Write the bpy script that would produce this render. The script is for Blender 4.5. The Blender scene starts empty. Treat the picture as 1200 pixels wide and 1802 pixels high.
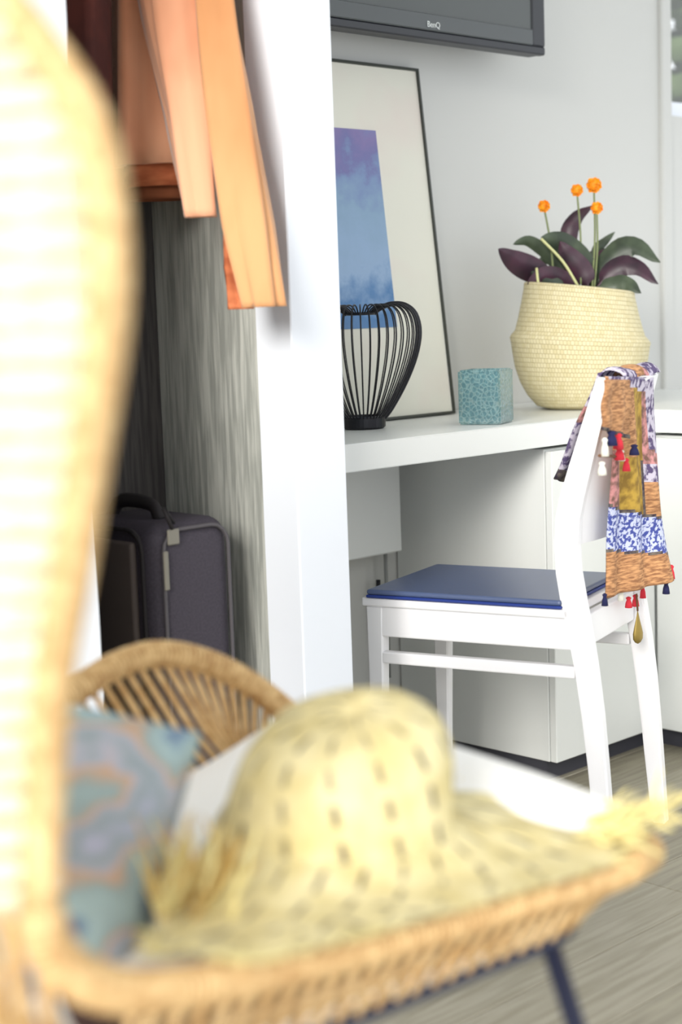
import bpy, bmesh, math, random
from mathutils import Vector, Matrix
random.seed(7)
V = Vector
S = bpy.context.scene
COL = S.collection

# ---------------------------------------------------------------- camera
F_PX, CAM_H = 2786.7, 0.98
YAW, PITCH, ROLL = math.radians(46.0), math.radians(-7.18), math.radians(2.01)
fw0 = V((math.cos(YAW), math.sin(YAW), 0)); rt0 = V((math.sin(YAW), -math.cos(YAW), 0)); up0 = V((0, 0, 1))
FW = fw0*math.cos(PITCH) + up0*math.sin(PITCH)
u1 = up0*math.cos(PITCH) - fw0*math.sin(PITCH)
RT = rt0*math.cos(ROLL) - u1*math.sin(ROLL)
UP = u1*math.cos(ROLL) + rt0*math.sin(ROLL)
CAM = V((0, 0, CAM_H))
cd = bpy.data.cameras.new('camera'); cam = bpy.data.objects.new('camera', cd); COL.objects.link(cam)
cam.matrix_world = Matrix(((RT.x, UP.x, -FW.x, 0), (RT.y, UP.y, -FW.y, 0), (RT.z, UP.z, -FW.z, CAM_H), (0, 0, 0, 1)))
cd.sensor_fit = 'VERTICAL'; cd.sensor_height = 36; cd.lens = F_PX/1802*36
cd.clip_start = 0.05
cd.dof.use_dof = True; cd.dof.focus_distance = 2.95; cd.dof.aperture_fstop = 2.5
S.camera = cam
# ---------------------------------------------------------------- world, sun, exposure
w = bpy.data.worlds.new('world'); S.world = w; w.use_nodes = True
bg = w.node_tree.nodes['Background']; bg.inputs[0].default_value = (0.93, 0.97, 1.0, 1); bg.inputs[1].default_value = 1.4
sl = bpy.data.lights.new('sun', 'SUN'); sl.energy = 3.4; sl.angle = math.radians(24); sl.color = (1, 0.965, 0.90)
so = bpy.data.objects.new('sun', sl); COL.objects.link(so)
so.rotation_euler = V((1, 0.45, -0.40)).to_track_quat('-Z', 'Y').to_euler(); so.location = (-3, -2, 3)
S.view_settings.view_transform = 'Standard'; S.view_settings.look = 'None'
S.view_settings.exposure = 0.27; S.view_settings.gamma = 1; S.view_settings.use_curve_mapping = False

# ---------------------------------------------------------------- measuring helpers (survey of the room)
def ray(px, py): return FW + RT*((px-600)/F_PX) + UP*((901-py)/F_PX)
def at(px, py, d): return CAM + ray(px, py)*d
def on(px, py, ax, val):
    r = ray(px, py); return CAM + r*((val-CAM[ax])/r[ax])
def onp(px, py, p0, n):
    r = ray(px, py); return CAM + r*((V(p0)-CAM).dot(n)/r.dot(n))

# ---------------------------------------------------------------- materials
def srgb(r, g, b):
    f = lambda c: (c/255/12.92) if c/255 <= .04045 else ((c/255+.055)/1.055)**2.4
    return (f(r), f(g), f(b), 1)
def mat(name, col, rough=.5, col2=None, scale=20., stretch=(1, 1, 1), bump=0., metal=0., detail=3., trans=0., ior=1.45, coat=0., coords='Object', thr=None, sheen=0.):
    m = bpy.data.materials.new(name); m.use_nodes = True
    nt = m.node_tree; b = nt.nodes['Principled BSDF']
    b.inputs['Base Color'].default_value = col; b.inputs['Roughness'].default_value = rough
    b.inputs['Metallic'].default_value = metal
    b.inputs['Transmission Weight'].default_value = trans; b.inputs['IOR'].default_value = ior
    b.inputs['Coat Weight'].default_value = coat
    if sheen: b.inputs['Sheen Weight'].default_value = sheen
    if col2 or bump:
        tc = nt.nodes.new('ShaderNodeTexCoord'); mp = nt.nodes.new('ShaderNodeMapping'); mp.inputs['Scale'].default_value = stretch
        nz = nt.nodes.new('ShaderNodeTexNoise'); nz.inputs['Scale'].default_value = scale; nz.inputs['Detail'].default_value = detail
        nt.links.new(tc.outputs[coords], mp.inputs[0]); nt.links.new(mp.outputs[0], nz.inputs[0])
        if col2:
            cr = nt.nodes.new('ShaderNodeValToRGB'); cr.color_ramp.elements[0].color = col; cr.color_ramp.elements[1].color = col2
            lo, hi = thr or (.38, .62)
            cr.color_ramp.elements[0].position = lo; cr.color_ramp.elements[1].position = hi
            nt.links.new(nz.outputs[0], cr.inputs[0]); nt.links.new(cr.outputs[0], b.inputs['Base Color'])
        if bump:
            bp = nt.nodes.new('ShaderNodeBump'); bp.inputs['Strength'].default_value = bump; bp.inputs['Distance'].default_value = .003
            nt.links.new(nz.outputs[0], bp.inputs['Height']); nt.links.new(bp.outputs[0], b.inputs['Normal'])
    return m
def ramp_mat(name, texnode, stops, rough=.8, scale=10., coords='UV', stretch=(1, 1, 1), bump=0., interp='LINEAR', out=0, setup=None):
    m = bpy.data.materials.new(name); m.use_nodes = True
    nt = m.node_tree; b = nt.nodes['Principled BSDF']; b.inputs['Roughness'].default_value = rough
    tc = nt.nodes.new('ShaderNodeTexCoord'); mp = nt.nodes.new('ShaderNodeMapping'); mp.inputs['Scale'].default_value = stretch
    tx = nt.nodes.new(texnode); tx.inputs['Scale'].default_value = scale
    if setup: setup(tx)
    nt.links.new(tc.outputs[coords], mp.inputs[0]); nt.links.new(mp.outputs[0], tx.inputs[0])
    cr = nt.nodes.new('ShaderNodeValToRGB'); cr.color_ramp.interpolation = interp
    e = cr.color_ramp.elements
    e[0].position, e[0].color = stops[0]; e[1].position, e[1].color = stops[1]
    for p, c in stops[2:]:
        q = e.new(p); q.color = c
    nt.links.new(tx.outputs[out], cr.inputs[0]); nt.links.new(cr.outputs[0], b.inputs['Base Color'])
    if bump:
        bp = nt.nodes.new('ShaderNodeBump'); bp.inputs['Strength'].default_value = bump; bp.inputs['Distance'].default_value = .003
        nt.links.new(tx.outputs[out], bp.inputs['Height']); nt.links.new(bp.outputs[0], b.inputs['Normal'])
    return m
M = {}
M['wall'] = mat('wall_paint', srgb(206, 206, 203), .9, bump=.05, scale=60)
M['white'] = mat('white_lacquer', srgb(228, 230, 228), .35)
M['frame_white'] = mat('white_frame_paint', srgb(234, 238, 246), .45)
M['chair_white'] = mat('chair_paint', srgb(246, 245, 248), .4)
M['ceiling'] = mat('ceiling_paint', srgb(235, 235, 232), .9)
M['greywood'] = mat('grey_wood', srgb(152, 154, 148), .6, srgb(190, 191, 184), 9, (14, 14, .9), .15, detail=6)
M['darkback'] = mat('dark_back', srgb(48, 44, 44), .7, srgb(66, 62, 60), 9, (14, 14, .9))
M['plinth'] = mat('plinth_dark', srgb(62, 62, 70), .6)
M['navy'] = mat('navy_pad_sky_sheen', srgb(84, 98, 134), .3)  # lighter than the navy edge: sky reflection put into the colour
M['navyedge'] = mat('navy_piping', srgb(40, 62, 140), .5)
M['black'] = mat('black_metal', srgb(34, 34, 40), .4, metal=.3)
M['steel'] = mat('black_steel', srgb(42, 46, 66), .45, metal=.2)
M['tv'] = mat('tv_plastic', srgb(44, 46, 52), .4)
M['tvbar'] = mat('tv_bar', srgb(84, 88, 90), .45)
M['screen'] = mat('tv_screen', srgb(78, 82, 82), .2)
M['logo'] = mat('logo_print', srgb(220, 224, 224), .4)
M['cable'] = mat('grey_cable', srgb(150, 152, 150), .6)
M['cord'] = mat('rattan_cord', srgb(224, 190, 138), .75, srgb(196, 156, 102), 60, bump=.2)
M['cordback'] = mat('overlit_cord', srgb(236, 226, 200), .75, srgb(222, 208, 176), 60, bump=.2)  # paler than the tan cords: sun overexposure put into the colour
M['rim'] = mat('rim_wrap', srgb(222, 190, 138), .7, srgb(190, 152, 102), 90, bump=.3)
M['gap_shade'] = mat('cord_gap_shade', srgb(58, 38, 34), .9)  # dark tone painted in for the shade seen between the side cords
M['whitefab'] = mat('white_cotton', srgb(250, 249, 247), .9, bump=.1, scale=120)
M['suit'] = mat('suitcase_fabric', srgb(56, 51, 60), .75, srgb(64, 58, 68), 250, bump=.1)
M['suitdark'] = mat('suitcase_dark', srgb(36, 32, 34), .8)
M['suitpock'] = mat('suitcase_pocket', srgb(84, 74, 70), .8)
M['pull'] = mat('zip_metal', srgb(130, 126, 116), .4, metal=.5)
M['piping'] = mat('suitcase_piping', srgb(80, 76, 80), .6)
M['peach'] = mat('peach_suede', srgb(230, 168, 132), .9, srgb(206, 134, 96), 7, (1, 1, .35), .2, sheen=.3)
M['tan'] = mat('tan_suede', srgb(212, 156, 108), .9, srgb(196, 136, 88), 7, (1, 1, .35), .2, sheen=.3)
M['rust'] = mat('rust_lining', srgb(206, 122, 80), .9, srgb(160, 84, 50), 12, (1, 1, 3), .2)
M['maroon'] = mat('maroon_wool', srgb(92, 44, 36), .95, srgb(70, 34, 30), 12, bump=.2)
M['hem'] = mat('brown_hem', srgb(120, 66, 38), .9)
M['hanger'] = mat('hanger_wood', srgb(150, 110, 70), .5)
M['soil'] = mat('soil', srgb(60, 46, 34), .95, bump=.8, scale=80)
M['stem'] = mat('stem_green', srgb(130, 140, 96), .6)
M['palestem'] = mat('pale_stem', srgb(206, 206, 150), .6)
M['leafg'] = mat('leaf_green', srgb(56, 66, 54), .4, srgb(84, 96, 76), 14)
M['leafp'] = mat('leaf_purple', srgb(76, 46, 62), .4, srgb(52, 38, 48), 18)
M['flower'] = mat('flower_orange', srgb(252, 178, 40), .6, srgb(246, 146, 24), 60)
M['paper'] = mat('mount_paper', srgb(226, 224, 212), .8, srgb(226, 214, 206), 4, thr=(.5, .75))
M['frameblk'] = mat('frame_black', srgb(52, 56, 50), .4)
M['pane'] = mat('window_glass', (1, 1, 1, 1), .02, trans=1.)
M['bush'] = mat('bush_green', srgb(84, 104, 60), .8, srgb(112, 130, 84), 6)
M['raffia'] = mat('raffia', srgb(226, 212, 150), .85)
M['raffiab'] = mat('raffia_brown', srgb(188, 156, 92), .85)
M['red'] = mat('tassel_red', srgb(214, 52, 66), .9); M['tw'] = mat('tassel_white', srgb(240, 238, 226), .9); M['tn'] = mat('tassel_navy', srgb(34, 36, 78), .9)
M['gold'] = mat('antique_gold', srgb(150, 128, 66), .45, metal=.5)
M['thread'] = mat('dark_thread', srgb(120, 84, 60), .9)
M['fbrown'] = mat('scarf_brown', srgb(214, 160, 112), .9, srgb(150, 104, 72), 60, (1, 1, 5), .2)
M['fpurple'] = mat('scarf_lilac', srgb(206, 198, 214), .9, srgb(92, 78, 116), 70, thr=(.46, .56))
M['fblue'] = mat('scarf_blue', srgb(206, 212, 240), .9, srgb(72, 84, 160), 150, thr=(.47, .53))
M['fmust'] = mat('scarf_mustard', srgb(196, 160, 70), .9, srgb(140, 110, 50), 60)
M['fpink'] = mat('scarf_pink', srgb(214, 150, 150), .9, srgb(120, 90, 80), 70)
M['fdark'] = mat('scarf_dark', srgb(60, 50, 66), .9, srgb(120, 110, 100), 90)
M['floorbase'] = mat('floor_base', srgb(80, 76, 68), .8)
M['plank'] = [mat('oak_plank_%s' % n, srgb(*a), .5, srgb(*b), 5, (1.2, 16, 16), .08, detail=6) for n, a, b in
              (('a', (146, 140, 122), (164, 158, 142)), ('b', (154, 148, 130), (170, 164, 148)), ('c', (138, 132, 116), (158, 152, 134)))]
# blue crackled glass
def glass_mat():
    m = mat('teal_glass', srgb(150, 200, 205), .12, trans=.75, ior=1.45)
    nt = m.node_tree; b = nt.nodes['Principled BSDF']
    tc = nt.nodes.new('ShaderNodeTexCoord'); vo = nt.nodes.new('ShaderNodeTexVoronoi'); vo.feature = 'DISTANCE_TO_EDGE'; vo.inputs['Scale'].default_value = 110
    cr = nt.nodes.new('ShaderNodeValToRGB'); cr.color_ramp.elements[0].color = srgb(200, 226, 226); cr.color_ramp.elements[1].color = srgb(136, 180, 190)
    cr.color_ramp.elements[0].position = 0.02; cr.color_ramp.elements[1].position = .14
    bp = nt.nodes.new('ShaderNodeBump'); bp.inputs['Strength'].default_value = .5; bp.inputs['Distance'].default_value = .002
    nt.links.new(tc.outputs['Object'], vo.inputs[0]); nt.links.new(vo.outputs['Distance'], cr.inputs[0]); nt.links.new(cr.outputs[0], b.inputs['Base Color'])
    nt.links.new(vo.outputs['Distance'], bp.inputs['Height']); nt.links.new(bp.outputs[0], b.inputs['Normal'])
    return m
M['glass'] = glass_mat()
# watercolour print: vertical wash (Generated z) with blotches
def art_mat():
    m = bpy.data.materials.new('watercolour'); m.use_nodes = True; nt = m.node_tree; b = nt.nodes['Principled BSDF']; b.inputs['Roughness'].default_value = .6
    tc = nt.nodes.new('ShaderNodeTexCoord'); sp = nt.nodes.new('ShaderNodeSeparateXYZ'); nz = nt.nodes.new('ShaderNodeTexNoise'); nz.inputs['Scale'].default_value = 11; nz.inputs['Detail'].default_value = 8; nz.inputs['Roughness'].default_value = .65
    ma = nt.nodes.new('ShaderNodeMath'); ma.operation = 'MULTIPLY_ADD'; ma.inputs[1].default_value = .75
    nt.links.new(tc.outputs['Generated'], sp.inputs[0]); nt.links.new(tc.outputs['Object'], nz.inputs[0])
    nt.links.new(nz.outputs[0], ma.inputs[0]); nt.links.new(sp.outputs[2], ma.inputs[2])
    cr = nt.nodes.new('ShaderNodeValToRGB'); e = cr.color_ramp.elements
    st = [(.2, (96, 140, 196)), (.38, (66, 118, 178)), (.48, (132, 166, 208)), (.66, (120, 154, 192)), (.8, (128, 164, 204)), (.98, (110, 132, 190)), (1.12/1.3, (134, 120, 184))]
    sub = nt.nodes.new('ShaderNodeMath'); sub.operation = 'DIVIDE'; sub.inputs[1].default_value = 1.6
    nt.links.new(ma.outputs[0], sub.inputs[0]); nt.links.new(sub.outputs[0], cr.inputs[0])
    st = [(.10, (104, 140, 186)), (.30, (76, 122, 172)), (.42, (142, 168, 200)), (.60, (132, 160, 188)), (.70, (120, 142, 182)), (.76, (112, 112, 164)), (.84, (128, 116, 166)), (1.0, (116, 136, 186))]
    e[0].position, e[0].color = st[0][0], srgb(*st[0][1]); e[1].position, e[1].color = st[-1][0], srgb(*st[-1][1])
    for p, c in st[1:-1]:
        q = e.new(p); q.color = srgb(*c)
    nt.links.new(cr.outputs[0], b.inputs['Base Color'])
    return m
M['art'] = art_mat()
# woven basket: UV u around, v up
def weave_mat(name, c1, c2, c3, su, sv, bump=.6):
    m = bpy.data.materials.new(name); m.use_nodes = True; nt = m.node_tree; b = nt.nodes['Principled BSDF']; b.inputs['Roughness'].default_value = .85
    tc = nt.nodes.new('ShaderNodeTexCoord'); mp = nt.nodes.new('ShaderNodeMapping'); mp.inputs['Scale'].default_value = (su, sv, 1)
    br = nt.nodes.new('ShaderNodeTexBrick'); br.inputs['Scale'].default_value = 1; br.inputs['Color1'].default_value = c1; br.inputs['Color2'].default_value = c2; br.inputs['Mortar'].default_value = c3
    br.inputs['Mortar Size'].default_value = .06; br.inputs['Mortar Smooth'].default_value = .6; br.inputs['Brick Width'].default_value = 1.; br.inputs['Row Height'].default_value = 1.
    nt.links.new(tc.outputs['UV'], mp.inputs[0]); nt.links.new(mp.outputs[0], br.inputs[0]); nt.links.new(br.outputs[0], b.inputs['Base Color'])
    bp = nt.nodes.new('ShaderNodeBump'); bp.inputs['Strength'].default_value = bump; bp.inputs['Distance'].default_value = .004; bp.invert = True
    nt.links.new(br.outputs['Fac'], bp.inputs['Height']); nt.links.new(bp.outputs[0], b.inputs['Normal'])
    return m
M['basket'] = weave_mat('seagrass', srgb(222, 212, 176), srgb(212, 200, 158), srgb(176, 160, 116), 120, 76)
# hat straw with rows of dark stitches (UV in cells)
def hat_mat():
    m = bpy.data.materials.new('hat_straw'); m.use_nodes = True; nt = m.node_tree; b = nt.nodes['Principled BSDF']; b.inputs['Roughness'].default_value = .85
    L = nt.links
    def N(t, **k):
        n = nt.nodes.new(t)
        for a, v in k.items(): setattr(n, a, v)
        return n
    tc = N('ShaderNodeTexCoord'); sp = N('ShaderNodeSeparateXYZ'); L.new(tc.outputs['UV'], sp.inputs[0])
    def math_(op, a, bb=None, c=None):
        n = N('ShaderNodeMath', operation=op)
        for i, x in enumerate((a, bb, c)):
            if x is None: continue
            if isinstance(x, (int, float)): n.inputs[i].default_value = x
            else: L.new(x, n.inputs[i])
        return n.outputs[0]
    u, v = sp.outputs[0], sp.outputs[1]
    fu, fv = math_('FRACT', u), math_('FRACT', v)
    du = math_('ABSOLUTE', math_('SUBTRACT', fu, .5)); dv = math_('ABSOLUTE', math_('SUBTRACT', fv, .5))
    # dashed along v in every u cell
    a = math_('SMOOTH_MIN', math_('MULTIPLY', math_('SUBTRACT', .10, du), 16), math_('MULTIPLY', math_('SUBTRACT', .36, dv), 8), .1)
    fac = N('ShaderNodeClamp'); L.new(a, fac.inputs[0])
    nz = N('ShaderNodeTexNoise'); nz.inputs['Scale'].default_value = 30; nz.inputs['Detail'].default_value = 5; L.new(tc.outputs['Object'], nz.inputs[0])
    cr = N('ShaderNodeValToRGB'); cr.color_ramp.elements[0].color = srgb(208, 192, 136); cr.color_ramp.elements[1].color = srgb(228, 216, 170)
    cr.color_ramp.elements[0].position = .35; cr.color_ramp.elements[1].position = .65; L.new(nz.outputs[0], cr.inputs[0])
    nz2 = N('ShaderNodeTexNoise'); nz2.inputs['Scale'].default_value = 9; L.new(tc.outputs['Object'], nz2.inputs[0])
    mr = N('ShaderNodeMapRange'); mr.inputs[1].default_value = .35; mr.inputs[2].default_value = .55; mr.inputs[3].default_value = .55; mr.inputs[4].default_value = 1.; L.new(nz2.outputs[0], mr.inputs[0])
    f2 = math_('MULTIPLY', fac.outputs[0], mr.outputs[0])
    mx = N('ShaderNodeMix', data_type='RGBA'); L.new(f2, mx.inputs[0]); L.new(cr.outputs[0], mx.inputs[6]); mx.inputs[7].default_value = srgb(58, 46, 50)
    L.new(mx.outputs[2], b.inputs['Base Color'])
    bp = N('ShaderNodeBump'); bp.inputs['Strength'].default_value = .4; bp.inputs['Distance'].default_value = .003; L.new(nz.outputs[0], bp.inputs['Height']); L.new(bp.outputs[0], b.inputs['Normal'])
    return m
M['hat'] = hat_mat()
M['pillow'] = ramp_mat('pillow_print', 'ShaderNodeTexNoise',
    [(.28, srgb(84, 98, 128)), (.70, srgb(182, 182, 206)), (.38, srgb(120, 142, 164)), (.42, srgb(164, 186, 188)), (.50, srgb(150, 166, 168)), (.545, srgb(198, 160, 130)), (.56, srgb(176, 176, 190)), (.62, srgb(146, 158, 164))], .9, 11, 'Object', (1, 1, 1.4))

# ---------------------------------------------------------------- object helpers
WM = {}
def link(name, verts, faces, m, parent=None, loc=None, smooth=False, uvs=None, mi=None, kind=None):
    """verts in world metres; a child keeps its parent's frame"""
    if parent is None:
        base = Matrix.Translation(loc) if loc is not None else Matrix.Identity(4)
    else: base = WM[parent.name]
    inv = base.inverted()
    me = bpy.data.meshes.new(name)
    me.from_pydata([tuple(inv @ V(v)) for v in verts], [], faces)
    for q in (m if isinstance(m, (list, tuple)) else [m]): me.materials.append(q)
    if smooth:
        for p in me.polygons: p.use_smooth = True
    if mi:
        for p, i in zip(me.polygons, mi): p.material_index = i
    if uvs:
        ul = me.uv_layers.new(name='uv')
        for p in me.polygons:
            for k, li in enumerate(p.loop_indices): ul.data[li].uv = uvs[p.index][k]
    me.update()
    o = bpy.data.objects.new(name, me); COL.objects.link(o)
    if parent is None: o.matrix_basis = base
    else: o.parent = parent
    WM[o.name] = base.copy()
    if kind: o['kind'] = kind
    return o
def tag(o, label, cat, group=None):
    o['label'] = label; o['category'] = cat
    if group: o['group'] = group
    return o
def thing(name, label, cat, loc, rz=0, group=None):
    o = bpy.data.objects.new(name, None); COL.objects.link(o); o.empty_display_size = .05
    o.location = loc; o.rotation_euler = (0, 0, rz)
    WM[o.name] = Matrix.Translation(loc) @ Matrix.Rotation(rz, 4, 'Z')
    return tag(o, label, cat, group)
def from_bm(bm):
    bm.verts.index_update()
    vs = [v.co.copy() for v in bm.verts]; fs = [[v.index for v in f.verts] for f in bm.faces]; bm.free(); return vs, fs
def boxg(p0, p1, bev=.002, seg=1, mtx=None):
    bm = bmesh.new(); bmesh.ops.create_cube(bm, size=1)
    c = (V(p0)+V(p1))/2; s = V([abs(p1[i]-p0[i]) for i in range(3)])
    for v in bm.verts: v.co = V((v.co.x*s.x, v.co.y*s.y, v.co.z*s.z)) + c
    if bev > 0: bmesh.ops.bevel(bm, geom=bm.edges[:], offset=min(bev, min(s)*.45), segments=seg, affect='EDGES', profile=.5)
    if mtx is not None: bmesh.ops.transform(bm, matrix=mtx, verts=bm.verts)
    return from_bm(bm)
def box(name, p0, p1, m, parent=None, bev=.002, seg=1, mtx=None, kind=None, loc=None, smooth=False):
    v, f = boxg(p0, p1, bev, seg, mtx)
    return link(name, v, f, m, parent, loc=loc, kind=kind, smooth=smooth)
def tubeg(pts, r, seg=8, cap=True, closed=False, flat=1.):
    pts = [V(p) for p in pts]; n = len(pts); rs = r if isinstance(r, (list, tuple)) else [r]*n
    vs, fs = [], []; ref = None
    for i, p in enumerate(pts):
        if closed: t = pts[(i+1) % n]-pts[i-1]
        else: t = pts[min(i+1, n-1)]-pts[max(i-1, 0)]
        t.normalize()
        if ref is None:
            ref = V((0, 0, 1)) if abs(t.z) < .9 else V((1, 0, 0))
        a = ref - t*ref.dot(t); a.normalize(); ref = a; b = t.cross(a)
        for k in range(seg):
            an = 2*math.pi*k/seg; vs.append(p + a*(math.cos(an)*rs[i]) + b*(math.sin(an)*rs[i]*flat))
    m = n if closed else n-1
    for i in range(m):
        for k in range(seg):
            j = (i+1) % n
            fs.append([i*seg+k, i*seg+(k+1) % seg, j*seg+(k+1) % seg, j*seg+k])
    if cap and not closed:
        fs.append(list(range(seg))[::-1]); fs.append([(n-1)*seg+k for k in range(seg)])
    return vs, fs
def tube(name, pts, r, m, parent=None, seg=8, closed=False, flat=1., kind=None, loc=None):
    v, f = tubeg(pts, r, seg, True, closed, flat)
    return link(name, v, f, m, parent, smooth=True, kind=kind, loc=loc)
def merge(gs):
    vs, fs = [], []
    for v, f in gs:
        o = len(vs); vs += list(v); fs += [[i+o for i in q] for q in f]
    return vs, fs
def catmull(pts, n=6, closed=False):
    P = [V(p) for p in pts]; out = []; N = len(P)
    rng = range(N) if closed else range(N-1)
    for i in rng:
        p0 = P[(i-1) % N] if closed or i > 0 else P[0]*2-P[1]
        p1 = P[i]; p2 = P[(i+1) % N]
        p3 = P[(i+2) % N] if closed or i+2 < N else P[-1]*2-P[-2]
        for k in range(n):
            t = k/n; out.append(.5*((2*p1)+(p2-p0)*t+(2*p0-5*p1+4*p2-p3)*t*t+(3*p1-p0-3*p2+p3)*t**3))
    if not closed: out.append(P[-1].copy())
    return out
def latheg(prof, seg, c=(0, 0, 0), fn=None, capb=False):
    vs, fs, uv = [], [], []
    arc = [0]
    for i in range(1, len(prof)): arc.append(arc[-1]+math.dist(prof[i], prof[i-1]))
    tot = arc[-1]
    for (r, z) in prof:
        for k in range(seg):
            a = 2*math.pi*k/seg; p = V((r*math.cos(a), r*math.sin(a), z))
            if fn: p = fn(p, a)
            vs.append(p+V(c))
    for i in range(len(prof)-1):
        for k in range(seg):
            k2 = (k+1) % seg; fs.append([i*seg+k, i*seg+k2, (i+1)*seg+k2, (i+1)*seg+k])
            uv.append([(k/seg, arc[i]/tot), ((k+1)/seg, arc[i]/tot), ((k+1)/seg, arc[i+1]/tot), (k/seg, arc[i+1]/tot)])
    if capb:
        fs.append(list(range(seg))[::-1]); uv.append([(0, 0)]*seg)
    return vs, fs, uv
def gridg(fn, nu, nv, thick=0.):
    """sheet fn(u,v) -> world point, optionally given thickness along its normal"""
    P = [[V(fn(i/nu, j/nv)) for i in range(nu+1)] for j in range(nv+1)]
    vs = [p for row in P for p in row]; W = nu+1; fs = []; cells = []
    for j in range(nv):
        for i in range(nu):
            fs.append([j*W+i, j*W+i+1, (j+1)*W+i+1, (j+1)*W+i]); cells.append((i/nu, j/nv))
    if thick:
        nrm = [V((0, 0, 0)) for _ in vs]
        for f in fs:
            n = (vs[f[1]]-vs[f[0]]).cross(vs[f[3]]-vs[f[0]])
            for i in f: nrm[i] += n
        o = len(vs); vs = vs + [v-n.normalized()*thick for v, n in zip(vs, nrm)]
        m = len(fs)
        fs += [[i+o for i in f][::-1] for f in fs[:m]]; cells += cells[:m]
        ed = [(j*W, (j+1)*W) for j in range(nv)] + [((j+1)*W+nu, j*W+nu) for j in range(nv)] + [(i+1, i) for i in range(nu)] + [(nv*W+i, nv*W+i+1) for i in range(nu)]
        for a, b in ed:
            fs.append([a, b, b+o, a+o]); cells.append((min(.999, (a % W)/nu), min(.999, (a//W)/nv)))
    return vs, fs, cells

# ================================================================ THE ROOM
WY = 2.42      # back wall face
def struct(name, p0, p1, m, bev=0): return box(name, p0, p1, m, kind='structure', bev=bev)
fl = struct('floor', (-2.0, -1.6, -.06), (4.9, WY+.1, -.012), M['floorbase'])
rows = []
y = -.40; r = 0
protos = {}
while y < WY-.01:
    x = -.6 - (r*.47) % 1.2
    while x < 3.9:
        x2 = min(x+1.2, 3.9)
        k = random.randrange(3)
        v, f = boxg((x+.001, y+.001, -.012), (x2-.001, min(y+.15, WY)-.001, 0), .0012)
        p = link('plank', v, f, M['plank'][k], fl)
        x += 1.2
    y += .15; r += 1
wb = struct('wall_back', (-2.0, WY, -.05), (3.53, WY+.1, 2.62), M['wall'])
# right of the corner: white trim and the window behind the desk's return
struct('trim_1', (3.53, WY-.012, 0), (3.575, WY+.1, 2.62), M['wall'], .004)
struct('wall_right', (3.575, WY, -.05), (4.9, WY+.1, 1.46), M['wall'])
struct('ceiling', (-.6, -1.0, 2.62), (4.9, WY+.1, 2.7), M['ceiling'])
wn = box('window_1', (3.575, WY+.02, 1.46), (4.7, WY+.07, 1.50), M['frame_white'], kind='structure')
box('window_frame', (3.575, WY+.02, 1.50), (3.59, WY+.07, 2.60), M['frame_white'], wn)
box('pane', (3.59, WY+.04, 1.50), (4.7, WY+.046, 2.60), M['pane'], wn, bev=0)
bush = thing('garden_bush', 'leafy green bush outside the window at the right edge', 'bush', (5.85, 3.9, 0))
gs = []
for i in range(2600):
    a = random.uniform(0, 6.28); h = random.uniform(-1, 1); rr = math.sqrt(1-h*h)*random.uniform(.75, 1)
    c = V((5.85+.75*rr*math.cos(a), 3.9+.6*rr*math.sin(a), 1.9+1.2*h)); d1 = V((random.uniform(-1, 1), random.uniform(-1, 1), random.uniform(-.6, .6))).normalized()*.13
    d2 = d1.cross(V((random.uniform(-1, 1), random.uniform(-1, 1), 1))).normalized()*.07
    gs.append(([c-d1, c+d2, c+d1, c-d2], [[0, 1, 2, 3]]))
v, f = merge(gs); link('foliage', v, f, M['bush'], bush)
tube('trunk', [(5.85, 3.9, 0), (5.83, 3.92, .8), (5.87, 3.9, 1.4)], [.04, .03, .02], M['hanger'], bush)

# ================================================================ WARDROBE
WF = 1.90
wd = thing('wardrobe', 'white framed open wardrobe with grey wood inside holding coats and suitcase', 'wardrobe', (1.3, WF, 0))
box('front_post', (1.737, WF, 0), (1.851, WF+.087, 2.45), M['frame_white'], wd, .002)
box('side_panel', (1.740, WF+.087, 0), (1.851, WY-.004, 2.45), M['greywood'], wd, .001)
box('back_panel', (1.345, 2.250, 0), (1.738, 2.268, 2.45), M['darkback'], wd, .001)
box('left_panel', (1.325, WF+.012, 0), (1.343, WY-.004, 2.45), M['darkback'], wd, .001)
box('door', (.62, WF, .02), (1.335, WF+.010, 2.43), M['frame_white'], wd, .002)
box('bottom_panel', (1.345, WF+.02, .03), (1.738, 2.248, .055), M['greywood'], wd, .001)
box('top_panel', (1.345, WF+.02, 2.40), (1.738, 2.248, 2.43), M['greywood'], wd, .001)
tube('hanging_rail', [(1.345, 2.10, 1.98), (1.739, 2.10, 1.98)], .012, M['pull'], wd)

# ---- suitcase
SX0, SX1, SY0, SY1 = 1.515, 1.680, 2.00, 2.235
sz0 = .055; sz1 = .655
sc = thing('suitcase', 'dark purple-grey soft suitcase standing upright in the wardrobe', 'suitcase', (1.6, 2.18, sz0))
v, f = boxg((SX0, SY0, sz0+.02), (SX1, SY1, sz1), .035, 4); link('body', v, f, M['suit'], sc, smooth=True)
v, f = boxg((SX0-.012, SY0+.045, sz0+.05), (SX0+.002, SY1-.04, sz1-.03), .011, 3)
pk = link('front_pocket', v, f, M['suitpock'], sc, smooth=True)
def rrect_loop(c0, c1, r, plane, val):
    pts = []
    for (cx, cz, a0) in ((c1[0]-r, c1[1]-r, 0), (c0[0]+r, c1[1]-r, 90), (c0[0]+r, c0[1]+r, 180), (c1[0]-r, c0[1]+r, 270)):
        for k in range(5):
            a = math.radians(a0+k*22.5); x, z = cx+r*math.cos(a), cz+r*math.sin(a)
            pts.append(V((x, val, z)) if plane == 'y' else V((val, x, z)))
    return pts
tube('piping', rrect_loop((SX0+.018, sz0+.04), (SX1-.012, sz1-.012), .035, 'y', SY0-.001), .0035, M['piping'], sc, closed=True, seg=6)
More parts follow.
